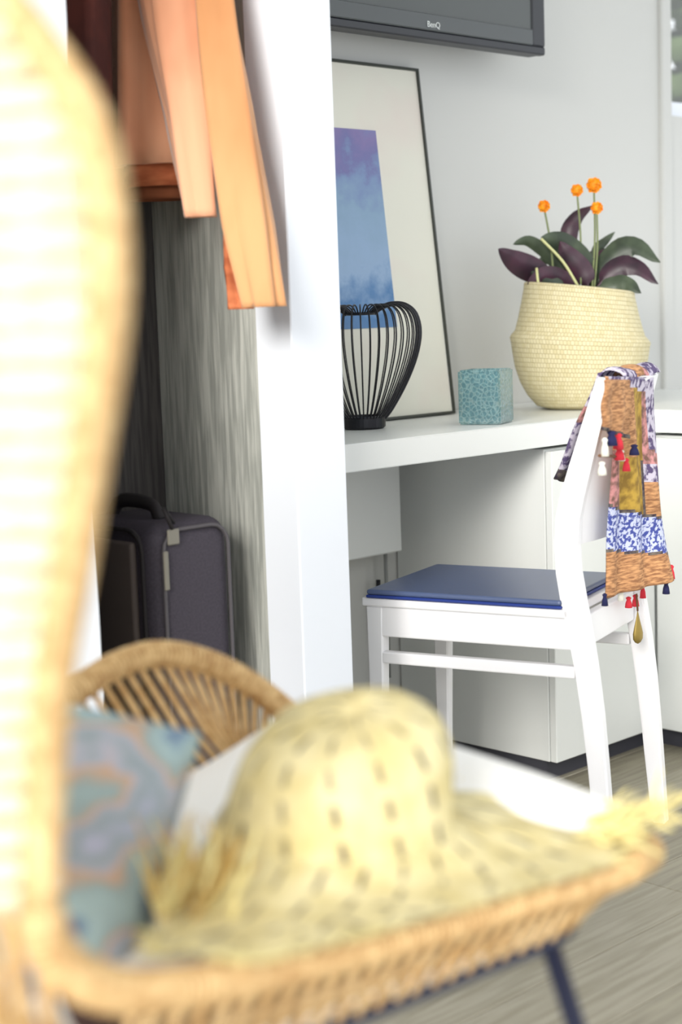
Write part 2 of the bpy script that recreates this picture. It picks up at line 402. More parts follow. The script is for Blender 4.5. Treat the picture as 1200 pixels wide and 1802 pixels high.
tube('piping', rrect_loop((SY0+.03, sz0+.04), (SY1-.02, sz1-.012), .035, 'x', SX0-.001), .004, M['suitdark'], sc, closed=True, seg=6)
hn = tube('handle', catmull([(1.575, 2.06, sz1-.003), (1.575, 2.08, sz1+.022), (1.575, 2.16, sz1+.024), (1.575, 2.19, sz1-.003)], 5), .012, M['suitdark'], sc, flat=.7)
tg = at(304, 944, 2.53)
tp = on(304, 944, 1, SY0-.006)
box('luggage_tag', tp+V((-.011, -.002, -.014)), tp+V((.013, .002, .012)), M['pull'], sc, .002)
zp = on(293, 1005, 1, SY0-.006)
box('zip_pull', zp+V((-.005, -.0025, -.032)), zp+V((.005, .0025, .032)), M['pull'], sc, .002)
tube('tag_strap', [tp+V((0, 0, .012)), tp+V((-.012, .004, .045)), (1.572, 2.02, sz1-.004)], .004, M['suitdark'], sc, seg=6)
for x in (SX0+.03, SX1-.03):
    for yy in (SY0+.04, SY1-.04):
        tube('foot', [(x, yy, sz0), (x, yy, sz0+.03)], .012, M['suitdark'], sc)

# ---- coats: flattened, folded tubes from a hanger down
def cloth_tube(name, stations, m, parent, seg=28, folds=5, amp=.006, seed=0, ax=None, closed_bottom=False):
    """stations: (centre, half width vector, half depth vector)"""
    vs, fs = [], []; rnd = random.Random(seed); ph = rnd.uniform(0, 6)
    n = len(stations)
    for j, (c, a, b) in enumerate(stations):
        c, a, b = V(c), V(a), V(b)
        for k in range(seg):
            t = 2*math.pi*k/seg
            q = 1 + amp/max(a.length, .02)*(math.sin(folds*t+ph+j*.10)+.5*math.sin((folds+4)*t-ph*2+j*.07))
            ct, st = math.cos(t), math.sin(t)
            vs.append(c + a*(math.copysign(abs(ct)**.8, ct)*q) + b*(math.copysign(abs(st)**.8, st)*q))
    for j in range(n-1):
        for k in range(seg):
            fs.append([j*seg+k, j*seg+(k+1) % seg, (j+1)*seg+(k+1) % seg, (j+1)*seg+k])
    fs.append(list(range(seg))[::-1])
    # turned-in hem
    c = V(stations[-1][0]); o = len(vs)
    for k in range(seg): vs.append(c + (vs[(n-1)*seg+k]-c)*.80 + V((0, 0, .0)))
    for k in range(seg): vs.append(c + (vs[(n-1)*seg+k]-c)*.66 + V((0, 0, .015)))
    for k in range(seg):
        k2 = (k+1) % seg
        fs.append([(n-1)*seg+k, (n-1)*seg+k2, o+k2, o+k]); fs.append([o+k, o+k2, o+seg+k2, o+seg+k])
    fs.append([o+seg+k for k in range(seg)])
    return link(name, vs, fs, m, parent, smooth=True)
def hanger(parent, x, y=2.10):
    h = tube('hanger', catmull([(x, y-.13, 1.80), (x, y-.08, 1.86), (x, y, 1.89), (x, y+.08, 1.86), (x, y+.13, 1.80)], 4), .008, M['hanger'], parent)
    tube('hook', catmull([(x, y, 1.89), (x, y, 1.955), (x, y-.02, 1.975), (x, y-.012, 1.995), (x, y, 2.0), (x, y+.014, 1.99)], 3), .0025, M['pull'], h, seg=6)
def lerp(a, b, t): return V(a)*(1-t)+V(b)*t
def sleeve(name, axis, widths, depth, m, parent, seed):
    """axis: list of (px,py,d); widths: half widths in m along the room's front"""
    pts = [at(*a) for a in axis]; st = []
    P = catmull(pts, 12); W = []
    for i in range(len(P)):
        t = i/(len(P)-1)*(len(widths)-1); k = min(int(t), len(widths)-2); W.append(widths[k]*(1-(t-k))+widths[k+1]*(t-k))
    hr = V((RT.x, RT.y, 0)).normalized(); hf = V((FW.x, FW.y, 0)).normalized()
    for p, ww in zip(P, W): st.append((p, hr*ww, hf*depth))
    return cloth_tube(name, st, m, parent, folds=4, amp=.006, seed=seed)

hrv = V((RT.x, RT.y, 0)).normalized(); hfv = V((FW.x, FW.y, 0)).normalized()
cA = thing('coat', 'peach suede coat with short sleeve end, hanging left of the tan coat', 'coat', (1.50, 2.15, 1.45))
st = []
for t in [i/12 for i in range(13)]:
    py = -330 + t*(292+330)
    c = at(262+10*t, py, 2.60); wv = .06+.005*t
    st.append((c+hfv*.0, hrv*wv, hfv*.05))
cloth_tube('body', st, M['peach'], cA, folds=6, amp=.010, seed=3)
st2 = [(at(276, 270+20*i, 2.61), hrv*(.052-.002*i), hfv*.045) for i in range(5)]
cloth_tube('lining', st2[:4], M['rust'], cA, folds=3, amp=.004, seed=5)
st3 = [(at(278, 320+8*i, 2.62), hrv*.048, hfv*.04) for i in range(5)]
cloth_tube('hem_band', st3, M['hem'], cA, folds=3, amp=.002, seed=6)
sleeve('sleeve', [(270, -320, 2.53), (300, 0, 2.50), (328, 200, 2.48), (353, 382, 2.47)], [.042, .046, .032, .025], .02, M['peach'], cA, 8)
hanger(cA, 1.47)
cB = thing('coat', 'tan suede coat whose long slit sleeve hangs in front of the white post', 'coat', (1.60, 2.15, 1.3))
slv = sleeve('sleeve', [(350, -320, 2.53), (377, 0, 2.48), (405, 200, 2.46), (438, 400, 2.44), (465, 540, 2.43)], [.03, .031, .036, .037, .031], .02, M['tan'], cB, 9)
cf = sleeve('cuff_flap', [(404, 400, 2.465), (415, 470, 2.465), (424, 544, 2.465)], [.008, .017, .018], .008, M['rust'], cB, 10)
st = [(at(368+t*20, -330+t*380, 2.66), hrv*(.035+.01*t), hfv*.06) for t in [i/8 for i in range(9)]]
cloth_tube('body', st, M['hem'], cB, folds=5, amp=.005, seed=12)
hanger(cB, 1.60)
cC = thing('coat', 'dark maroon coat at the left end of the wardrobe rail', 'coat', (1.39, 2.15, 1.35))
st = [(at(134+t*10, -330+t*620, 2.50), hrv*(.044), hfv*.05) for t in [i/10 for i in range(11)]]
cloth_tube('body', st, M['maroon'], cC, folds=5, amp=.005, seed=14)
hanger(cC, 1.39)

# ================================================================ DESK
DY = 1.98; DZ0, DZ1 = .70, .75
RX = 2.86     # face of the return unit
dk = thing('desk', 'white wall to wall desk with drawer unit, above the white chair', 'desk', (2.4, 2.2, 0))
bm = bmesh.new()
outl = [(1.853, DY), (RX, DY), (RX, .9), (3.52, .9), (3.52, WY-.003), (1.853, WY-.003)]
vb = [bm.verts.new((x, y, DZ0)) for x, y in outl]; vt = [bm.verts.new((x, y, DZ1)) for x, y in outl]
bm.faces.new(vb[::-1]); bm.faces.new(vt)
for i in range(6): bm.faces.new([vb[i], vb[(i+1) % 6], vt[(i+1) % 6], vt[i]])
bmesh.ops.bevel(bm, geom=bm.edges[:], offset=.0015, segments=1, affect='EDGES')
v, f = from_bm(bm); link('desktop', v, f, M['white'], dk)
box('drawer_unit', (2.502, DY+.018, .045), (RX+.02, WY-.004, .692), M['white'], dk, .001)
box('cabinet_door', (2.504, DY, .045), (RX-.004, DY+.017, .688), M['white'], dk, .0015)
box('plinth', (2.515, DY+.035, 0), (RX+.02, WY-.01, .045), M['plinth'], dk, 0)
box('return_unit', (RX+.018, .92, .045), (3.5, DY+.03, .692), M['white'], dk, .001)
box('cabinet_door', (RX, .94, .045), (RX+.017, DY-.002, .688), M['white'], dk, .0015)
box('plinth', (RX+.035, .95, 0), (3.48, DY+.03, .045), M['plinth'], dk, 0)
cb = thing('cable_duct', 'white boxed duct under the left end of the desk with a cable below', 'duct', (2.2, 2.38, .45))
box('cover', (1.856, 2.34, .465), (2.44, WY-.003, .698), M['white'], cb, .003)
q = on(678, 970, 1, 2.39); q2 = on(678, 1035, 1, 2.39)
tube('cable', [(q.x, 2.39, .47), (q.x, 2.39, q2.z-.2)], .004, M['cable'], cb)
a = on(668, 1100, 1, 2.39); b = on(682, 1240, 1, 2.39)
tag(tube('power_cable', catmull([a+V((0, 0, .1)), a, b, b+V((.01, -.02, -.12)), V((b.x+.02, 2.33, .006))], 5), .005, M['black'], loc=(b.x, 2.39, 0)), 'black power cable hanging down the wall below the desk', 'cable')

# ================================================================ TELEVISION
tx0, tx1, ty, tz0, tz1 = 2.13, 2.889, 2.28, 1.535, 2.0
tv = thing('television', 'dark grey flat television on the wall above the desk', 'television', (2.5, 2.35, tz0))
box('body', (tx0, ty+.006, tz0+.001), (tx1, ty+.05, tz1), M['tv'], tv, .006, 2)
box('bezel', (tx0, ty, tz0), (tx1, ty+.02, tz0+.018), M['tv'], tv, .003)
box('speaker_bar', (tx0+.03, ty-.002, tz0+.018), (tx1-.045, ty+.02, tz0+.052), M['tvbar'], tv, .002)
box('bezel', (tx1-.045, ty, tz0+.018), (tx1, ty+.02, tz1), M['tv'], tv, .003)
box('bezel', (tx0, ty, tz0+.018), (tx0+.03, ty+.02, tz1), M['tv'], tv, .003)
box('screen', (tx0+.03, ty+.004, tz0+.052), (tx1-.045, ty+.02, tz1-.03), M['screen'], tv, 0)
box('bezel', (tx0+.03, ty, tz1-.03), (tx1-.045, ty+.02, tz1), M['tv'], tv, .003)
box('wall_mount', (2.35, ty+.05, 1.65), (2.65, WY-.001, 1.85), M['black'], tv, .003)
def text_part(name, body, size, m, parent, mtx):
    cu = bpy.data.curves.new(name, 'FONT'); cu.body = body; cu.size = size; cu.extrude = .0006; cu.align_x = 'CENTER'; cu.align_y = 'CENTER'
    to = bpy.data.objects.new(name+'_tmp', cu); COL.objects.link(to)
    dg = bpy.context.evaluated_depsgraph_get(); dg.update()
    me = bpy.data.meshes.new_from_object(to.evaluated_get(dg)); bpy.data.objects.remove(to)
    me.transform(mtx); 
    vs = [v.co.copy() for v in me.vertices]; fs = [list(p.vertices) for p in me.polygons]
    return link(name, vs, fs, m, parent)
lp = on(763, 44, 1, ty-.003)
text_part('logo', 'BenQ', .017, M['logo'], tv, Matrix.Translation(lp) @ Matrix.Rotation(math.pi/2, 4, 'X'))

# ================================================================ LEANING PICTURE
pf = thing('framed_picture', 'tall thin black framed watercolour print leaning on the wall behind the wire vase', 'picture', (2.30, 2.32, DZ1))
ang = math.atan2(.082, .745); PM = Matrix.Translation((2.30, 2.322, DZ1+.0015)) @ Matrix.Rotation(-ang, 4, 'X')
pw, ph_, ft = .30, .752, .006
def pbox(n, a, b, m, par, bev=.0008): return box(n, a, b, m, par, bev, mtx=PM)
pbox('backing', (-pw+.001, .004, .001), (pw-.001, .014, ph_-.001), M['frameblk'], pf)
pbox('mount', (-pw+ft, .001, ft), (pw-ft, .004, ph_-ft), M['paper'], pf, 0)
pbox('print', (-.147, -.0008, .195), (.147, .001, .610), M['art'], pf, 0)
for a, b in (((-pw, -.004, 0), (pw, .016, ft)), ((-pw, -.004, ph_-ft), (pw, .016, ph_)), ((-pw, -.004, ft), (-pw+ft, .016, ph_-ft)), ((pw-ft, -.004, ft), (pw, .016, ph_-ft))):
    pbox('frame_bar', a, b, M['frameblk'], pf)

# ================================================================ WIRE VASE
vc = on(642, 757, 2, DZ1); vc = V((vc.x+.028, vc.y+.03, DZ1))
vz = thing('wire_vase', 'round black wire vase standing before the leaning picture', 'vase', vc)
prof = [(.040, .020), (.056, .040), (.084, .088), (.106, .140), (.115, .186), (.108, .222), (.088, .240), (.062, .243), (.040, .236), (.026, .226)]
pc = catmull([(r, 0, z) for r, z in prof], 4)
NWR = 40
gs0 = tubeg(pc, .0015, 5)
wires = None
for k in range(NWR):
    an = 2*math.pi*k/NWR; R_ = Matrix.Translation(vc) @ Matrix.Rotation(an, 4, 'Z')
    if wires is None:
        wires = link('wire', [vc+p for p in gs0[0]], gs0[1], M['black'], vz, smooth=True)
    else:
        c = wires.copy(); COL.objects.link(c); c.parent = vz; c.rotation_euler = (0, 0, an)
v, f, _ = latheg([(.0, .0), (.038, .0), (.043, .004), (.043, .024), (.038, .026), (.036, .008), (0, .006)], 32, vc); link('base', v, f, M['black'], vz, smooth=False)
tube('top_ring', [vc+V((.027*math.cos(t*math.pi/12), .027*math.sin(t*math.pi/12), .226)) for t in range(24)], .003, M['black'], vz, closed=True)
# heavy outer hoop following the silhouette of the wires
hoop = [vc+(hrv*p.x)+V((0, 0, p.z)) for p in pc]
tube('hoop', hoop, .0052, M['black'], vz)
tube('hoop', [vc-(hrv*p.x)+V((0, 0, p.z)) for p in pc], .0052, M['black'], vz)

# ================================================================ TEAL GLASS
gc = on(856, 745, 2, DZ1)
gl = thing('glass_votive', 'square teal crackled glass candle holder between picture and basket', 'candle holder', gc, math.radians(-24))
GM = Matrix.Translation(gc) @ Matrix.Rotation(math.radians(-46+68), 4, 'Z')
bm = bmesh.new()
hw, wt, gh = .0435, .007, .108
o_ = [(-hw, -hw), (hw, -hw), (hw, hw), (-hw, hw)]; i_ = [(x*(hw-wt)/hw, y*(hw-wt)/hw) for x, y in o_]
ob = [bm.verts.new((x, y, .001)) for x, y in o_]; ot = [bm.verts.new((x, y, gh)) for x, y in o_]
it = [bm.verts.new((x, y, gh)) for x, y in i_]; ib = [bm.verts.new((x, y, .012)) for x, y in i_]
bm.faces.new(ob[::-1]); bm.faces.new(ib)
for i in range(4):
    j = (i+1) % 4
    bm.faces.new([ob[i], ob[j], ot[j], ot[i]]); bm.faces.new([ot[i], ot[j], it[j], it[i]]); bm.faces.new([it[i], it[j], ib[j], ib[i]])
bmesh.ops.bevel(bm, geom=bm.edges[:], offset=.003, segments=2, affect='EDGES')
bmesh.ops.transform(bm, matrix=GM, verts=bm.verts)
v, f = from_bm(bm); link('glass', v, f, M['glass'], gl, smooth=False)

# ================================================================ BELLY BASKET + PLANT
BC = V((2.735, 2.165, DZ1))
_p = on(1022, 700, 1, 2.165); BC.x = _p.x
bk = thing('belly_basket', 'round folded seagrass belly basket on the desk behind the chair', 'basket', BC)
bprof = [(.0, .001), (.075, .001), (.098, .008), (.118, .030), (.134, .058), (.145, .090), (.150, .120), (.153, .142), (.155, .150), (.151, .157), (.143, .166), (.136, .190), (.128, .225), (.122, .255), (.121, .266), (.116, .268), (.113, .262), (.118, .230), (.128, .19), (.134, .16), (.140, .12), (.130, .06), (.09, .012), (0, .01)]
def tilt(p, a):
    k = p.z/.27
    lat = p.x*RT.x + p.y*RT.y
    s = 1+.006*math.sin(7*a)
    return V((p.x*s, p.y*s, p.z - .13*lat*k))
bp2 = [bprof[0]]
for a, b in zip(bprof, bprof[1:]):
    n = max(1, int(math.dist(a, b)/.007))
    for i in range(1, n+1): bp2.append((a[0]+(b[0]-a[0])*i/n, a[1]+(b[1]-a[1])*i/n))
v, f, uv = latheg(bp2, 72, BC, tilt); link('basket_body', v, f, M['basket'], bk, smooth=True, uvs=uv)
pl_ = thing('calathea_plant', 'dark leaved plant with orange flowers growing in the belly basket', 'plant', BC+V((0, 0, .012)))
v, f, uv = latheg([(0, .222), (.06, .224), (.116, .218)], 24, BC, lambda p, a: V((p.x, p.y, p.z+.004*math.sin(5*a)))); link('soil', v, f, M['soil'], pl_, smooth=True)
tube('inner_pot', [BC+V((0, 0, .03)), BC+V((0, 0, .22))], [.08, .10], M['soil'], pl_, seg=20)
PD = (BC-CAM).dot(FW)
def leaf(pts, wpx, m, droop=0., d0=0., d1=0., tw=0.):
    """pts: mid-rib surveyed points, base to tip"""
    n0 = len(pts); P = catmull([at(x, y, PD + d0 + (d1-d0)*i/(n0-1)) for i, (x, y) in enumerate(pts)], 5)
    ww = wpx/F_PX*PD; vs, fs = [], []; n = len(P)-1
    for i, p in enumerate(P):
        t = i/n; T = (P[min(i+1, n)]-P[max(i-1, 0)]).normalized()
        side = T.cross(FW).normalized(); side = (side*math.cos(tw)+FW*math.sin(tw)); nn = side.cross(T)
        h = ww*.5*max(.04, math.sin(math.pi*min(1, t**.8*.98+.02))**.7)
        if t < .08: h *= .3
        for s in (-1, -.5, 0, .5, 1):
            vs.append(p + side*(s*h) + nn*(abs(s)*h*.28) + nn*(math.sin(t*22)*abs(s)*.0016))
    for i in range(n):
        for k in range(4): fs.append([i*5+k, i*5+k+1, (i+1)*5+k+1, (i+1)*5+k])
    o = len(vs); vs += [q-FW*.0008 for q in vs]
    m_ = len(fs); fs += [[i+o for i in q][::-1] for q in fs[:m_]]
    return link('leaf', vs, fs, m, pl_, smooth=True)
LG, LP = M['leafg'], M['leafp']
leaf([(985, 505), (940, 478), (905, 460), (877, 438)], 46, LP, d0=0, d1=-.05, tw=.3)
leaf([(1000, 500), (965, 450), (930, 425), (903, 430)], 24, LG, d0=.03, d1=0, tw=.4)
leaf([(1012, 470), (1000, 420), (1012, 385), (1042, 362)], 32, LP, d0=.03, d1=.03, tw=.2)
leaf([(1045, 510), (1020, 465), (985, 430), (952, 418)], 52, LG, d0=0, d1=-.05, tw=.4)
leaf([(1035, 505), (1025, 480), (1000, 450), (985, 425)], 40, LP, d0=-.03, d1=-.04, tw=.3)
leaf([(1045, 505), (1075, 455), (1115, 430), (1162, 462)], 48, LG, d0=0, d1=-.04, tw=.35)
leaf([(1050, 505), (1085, 470), (1120, 468), (1158, 500)], 40, LP, d0=-.02, d1=-.05, tw=.3)
leaf([(1040, 480), (1050, 440), (1064, 425), (1082, 408)], 18, LG, d0=.04, d1=.05)
leaf([(1050, 505), (1080, 500), (1105, 498), (1128, 516)], 34, LG, d0=-.04, d1=-.08, tw=.3)
leaf([(1040, 510), (1036, 480), (1052, 450), (1075, 440)], 40, LP, d0=.02, d1=.05, tw=.2)
leaf([(1020, 508), (985, 490), (955, 485), (928, 500)], 34, LP, d0=-.03, d1=-.07, tw=.3)
leaf([(1020, 505), (1005, 470), (975, 455), (945, 460)], 36, LG, d0=.02, d1=.06, tw=.3)
leaf([(1030, 505), (1060, 480), (1090, 450), (1120, 440)], 36, LG, d0=.05, d1=.08, tw=.3)
leaf([(1000, 508), (970, 500), (950, 490), (935, 478)], 30, LG, d0=-.04, d1=-.06, tw=.2)
tube('stem', catmull([at(1018, 505, PD-.06), at(990, 460, PD-.06), at(952, 420, PD-.07)], 5), [.0032]*11, M['palestem'], pl_, seg=6)
tube('stem', catmull([at(948, 505, PD-.09), at(946, 490, PD-.09), at(944, 472, PD-.08)], 4), .003, M['palestem'], pl_, seg=6)
for (x, y, rp, bx, by) in ((957, 363, 12, 975, 500), (1015, 335, 12, 1022, 500), (1045, 326, 15, 1042, 505), (1050, 366, 12, 1046, 505)):
    p = at(x, y, PD-.02); rr = rp/F_PX*PD
    st_ = tube('flower_stem', catmull([at(bx, by, PD-.03), lerp(at(bx, by, PD), p, .5)+RT*.004, p], 5), .0022, M['stem'], pl_, seg=6)
    gs = []
    for i in range(16):
        h = 1-2*(i+.5)/16; a = i*2.4; dr = V((math.cos(a)*math.sqrt(1-h*h), math.sin(a)*math.sqrt(1-h*h), h))
        tip = p+dr*rr; s1 = dr.cross(V((.3, .5, .8))).normalized()*rr*.42; s2 = dr.cross(s1).normalized()*rr*.42
        mid = p+dr*rr*.75
        gs.append(([p, mid+s1, tip, mid-s1, mid+s2, mid-s2], [[0, 1, 2, 3], [0, 4, 2, 5]]))
    bmq = bmesh.new(); bmesh.ops.create_icosphere(bmq, subdivisions=2, radius=rr*.72)
    bmesh.ops.translate(bmq, vec=p, verts=bmq.verts); gs.append(from_bm(bmq))
    v, f = merge(gs); link('flower', v, f, M['flower'], pl_)

# ================================================================ DINING CHAIR
CO = V((2.128, 1.640, 0)); CR = math.radians(17.4)
wv_ = V((math.cos(CR), math.sin(CR), 0)); sv_ = V((-math.sin(CR), math.cos(CR), 0)); CL = .300
ch = thing('dining_chair', 'white wooden chair with navy seat pad drawn up to the desk', 'chair', CO, CR)
LEAN = .07
def side_poly(name, left, right, x0, x1, m, parent, tofloor=None, lean=0.):
    """outline surveyed on the chair's near side, given real thickness x0..x1 across the chair"""
    L = [onp(a, b, CO, wv_) for a, b in left]; R_ = [onp(a, b, CO, wv_) for a, b in right]
    if tofloor:
        L.append(V((*(CO+sv_*tofloor[0])[:2], 0))); R_.append(V((*(CO+sv_*tofloor[1])[:2], 0)))
    n = len(L); vs, fs = [], []
    for off in (x0, x1):
        for a, b in zip(L, R_): vs += [a+wv_*off, b+wv_*off]
    N2 = 2*n
    vs = [v_ - wv_*(lean*max(0, (v_.z-.46)/.4)) for v_ in vs]
    for i in range(n-1):
        a, b, c, d = 2*i, 2*i+1, 2*i+3, 2*i+2
        fs.append([a, d, c, b]); fs.append([N2+a, N2+b, N2+c, N2+d]); fs.append([a, N2+a, N2+d, d]); fs.append([b, c, N2+c, N2+b])
    fs.append([0, 1, N2+1, N2]); fs.append([2*n-2, N2+2*n-2, N2+2*n-1, 2*n-1])
    bm = bmesh.new(); bv = [bm.verts.new(v) for v in vs]
    for q in fs: bm.faces.new([bv[i] for i in q])
    bmesh.ops.recalc_face_normals(bm, faces=bm.faces[:])
    ed = [e for e in bm.edges if len(e.link_faces) == 2 and e.calc_face_angle() > .9]
    bmesh.ops.bevel(bm, geom=ed, offset=.003, segments=2, affect='EDGES')
    v, f = from_bm(bm); return link(name, v, f, m, parent)
def loc_of(p): d = p-CO; return d.dot(wv_), d.dot(sv_), d.z
Lft = [(1049, 664), (1035, 708), (1017, 765), (1000, 820), (985, 870), (976, 912), (974, 960), (977, 1010), (986, 1065), (998, 1120), (1010, 1180), (1022, 1260), (1033, 1350), (1038, 1400)]
Rgt = [(1079, 668), (1066, 712), (1052, 768), (1039, 822), (1027, 872), (1018, 914), (1015, 960), (1018, 1008), (1027, 1060), (1038, 1118), (1048, 1180), (1058, 1260), (1066, 1350), (1070, 1400)]
yl = loc_of(onp(*Lft[-1], CO, wv_)); yr = loc_of(onp(*Rgt[-1], CO, wv_))
pl0 = loc_of(onp(*Lft[-3], CO, wv_)); slope = (yl[1]-pl0[1])/(yl[2]-pl0[2])
f0, f1 = yl[1]-slope*yl[2], yr[1]-slope*yr[2]+.006
side_poly('rear_leg', Lft, Rgt, 0, .024, M['chair_white'], ch, (f0, f1))
side_poly('rear_leg', Lft, Rgt, CL, CL+.024, M['chair_white'], ch, (f0, f1), LEAN)
def cbox(name, a, b, m, par=ch, bev=.003, seg=2, rx=0, kind=None):
    """box in chair coordinates: x across, y towards the front, z up"""
    MT = Matrix.Translation(CO) @ Matrix.Rotation(CR, 4, 'Z')
    if rx: 
        c = (V(a)+V(b))/2; MT = MT @ Matrix.Translation(c) @ Matrix.Rotation(rx, 4, 'X') @ Matrix.Translation(-c)
    v, f = boxg(a, b, bev, seg, MT); return link(name, v, f, m, par)
seat_y0 = loc_of(onp(1030, 1075, CO, wv_))[1]; fr = loc_of(onp(636, 1056, CO, wv_)); rear = loc_of(onp(990, 1080, CO, wv_))
print('SEAT', fr, rear, 'top', loc_of(onp(1064, 664, CO, wv_)), 'bend', loc_of(onp(995, 950, CO, wv_)), 'floor', f0, f1)
SZ = .462; YF = fr[1]
cbox('seat', (.0, rear[1]-.01, SZ-.016), (CL+.024, YF, SZ), M['chair_white'])
cbox('apron', (.006, rear[1]-.015, SZ-.072), (.026, YF-.012, SZ-.016), M['chair_white'])
cbox('apron', (CL-.004, rear[1]-.015, SZ-.072), (CL+.018, YF-.012, SZ-.016), M['chair_white'])
cbox('apron', (.026, YF-.036, SZ-.072), (CL-.004, YF-.014, SZ-.016), M['chair_white'])
cbox('apron', (.026, rear[1]-.03, SZ-.072), (CL-.004, rear[1]-.012, SZ-.016), M['chair_white'])
cbox('stretcher', (.006, rear[1]-.018, SZ-.122), (.024, YF-.035, SZ-.100), M['chair_white'])
cbox('stretcher', (CL, rear[1]-.018, SZ-.122), (CL+.018, YF-.035, SZ-.100), M['chair_white'])
cbox('pad_piping', (-.005, rear[1]+.001, SZ+.0005), (CL+.001, YF-.011, SZ+.006), M['navyedge'], bev=.002, seg=1)
pad = cbox('seat_pad', (-.004, rear[1]+.002, SZ+.006), (CL-.0, YF-.012, SZ+.016), M['navy'], bev=.006, seg=3)
for x in (.004, CL-.012):
    bm = bmesh.new()
    t = [(x, YF-.040, SZ-.016), (x+.03, YF-.040, SZ-.016), (x+.03, YF-.006, SZ-.016), (x, YF-.006, SZ-.016)]
    b = [(x+.006, YF-.028, 0), (x+.027, YF-.028, 0), (x+.027, YF-.006, 0), (x+.006, YF-.006, 0)]
    tv_ = [bm.verts.new(q) for q in t]; bv_ = [bm.verts.new(q) for q in b]
    bm.faces.new(tv_); bm.faces.new(bv_[::-1])
    for i in range(4): bm.faces.new([bv_[i], bv_[(i+1) % 4], tv_[(i+1) % 4], tv_[i]])
    bmesh.ops.bevel(bm, geom=bm.edges[:], offset=.003, segments=1, affect='EDGES')
    bmesh.ops.transform(bm, matrix=Matrix.Translation(CO) @ Matrix.Rotation(CR, 4, 'Z'), verts=bm.verts)
    v, f = from_bm(bm); link('front_leg', v, f, M['chair_white'], ch)
# curved back panel between the posts
tp_ = loc_of(onp(1064, 664, CO, wv_)); md_ = loc_of(onp(1003, 880, CO, wv_)); bt_ = loc_of(onp(996, 975, CO, wv_))
def backf(u, v_):
    yy = tp_[1]*(1-v_)**1.15 + bt_[1]*(1-(1-v_)**1.15); zz = (tp_[2]-.004)*(1-v_) + .575*v_
    return CO + wv_*(.02+u*(CL-.016-LEAN*max(0, (zz-.46)/.4))) + sv_*(yy - .018*math.sin(math.pi*u)) + V((0, 0, zz))
v, f, _ = gridg(backf, 10, 10, .014); link('back_panel', v, f, M['chair_white'], ch, smooth=False)

# ================================================================ SCARF on the chair back
topc = CO + sv_*tp_[1] + V((0, 0, tp_[2]))
sf = thing('scarf', 'patchwork scarf with tassels and a drop pendant draped over the chair back', 'scarf', topc+wv_*.17)
fm = [M['fbrown'], M['fpurple'], M['fblue'], M['fmust'], M['fpink'], M['fdark']]
def sheet(name, fn, nu, nv, pick, folds=.006, nf=3, ph=0., thick=.003):
    def g(u, v_):
        p = V(fn(u, v_)); return p + sv_*(-folds*math.sin(nf*2*math.pi*u+ph)*min(1, v_*3)) + RT*(.002*math.sin(9*v_+4*u))
    v, f, cells = gridg(g, nu, nv, thick)
    return link(name, v, f, fm, sf, smooth=True, mi=[pick(*c) for c in cells])
def quad(tl, tr, bl, br, bow=.0):
    tl, tr, bl, br = map(V, (tl, tr, bl, br))
    return lambda u, v_: (tl*(1-u)+tr*u)*(1-v_) + (bl*(1-u)+br*u)*v_ + RT*(bow*math.sin(math.pi*v_))
# saddle over the rail
nr = topc + wv_*.035; fr_ = topc + wv_*(CL+.004-LEAN)
def saddle(u, v_):
    a = math.pi*(v_); p = nr*(1-u)+fr_*u
    return p + sv_*(math.cos(a)*.022+.002) + V((0, 0, -.006+math.sin(a)*.016+.003*math.sin(u*15)))
sheet('top_fold', saddle, 14, 8, lambda u, v_: 1 if u < .3 or u > .7 else (0 if u < .55 else 4), 0)
# inner end, hanging on the desk side
sheet('inner_end', quad(nr+sv_*.024+V((0, 0, .006)), fr_+sv_*.024+V((0, 0, .006)), at(973, 842, 2.80), at(1014, 852, 2.86)), 12, 20,
      lambda u, v_: 5 if v_ > .86 else (4 if .25 < v_ < .42 else 1), .005, 2, thick=.003)
# long outer end with its patches
def behind(px, py, off):
    """point on the outer side of the chair back, off metres clear of it"""
    r = ray(px, py); best = None
    for _ in range(2):
        y0 = tp_[1] if best is None else tp_[1]+(bt_[1]-tp_[1])*max(0, min(1, (tp_[2]-best.z)/(tp_[2]-.575)))
        best = onp(px, py, CO+sv_*(y0-off), sv_)
    return best
def dof_(p): return (p-CAM).dot(FW)
outer = [behind(1064, 662, .030), behind(1073, 760, .034), behind(1072, 860, .036), behind(1062, 960, .036), behind(1060, 1052, .036)]
outr = [behind(1149, 664, .030), behind(1153, 760, .040)] + [at(x, y, dof_(o_)+k) for (x, y, k), o_ in zip(((1158, 860, .13), (1171, 940, .12), (1186, 1022, .12)), outer[2:])]
ol, orr = catmull(outer, 6), catmull(outr, 6)
def outf(u, v_):
    t = v_*(len(ol)-1); k = min(int(t), len(ol)-2); q = t-k
    a = ol[k]*(1-q)+ol[k+1]*q; b = orr[k]*(1-q)+orr[k+1]*q
    return a*(1-u)+b*u
def pick_out(u, v_):
    vv = v_ - .08*(u-.5)
    if vv < .04: return 1
    if u > .78 and vv < .30: return 1
    if vv < .36: return 0 if u < .5 else (3 if u < .68 else 4)
    if vv < .60: return 4 if u < .25 else (3 if u < .66 else (5 if u < .70 else 0 if vv > .44 else 1))
    if vv < .615: return 5
    if u > .68 and vv < .645 and vv > .60: return 2
    if vv < .80: return 2
    if vv < .812: return 5
    return 0
sheet('outer_end', outf, 28, 64, pick_out, .006, 2.5, .6)
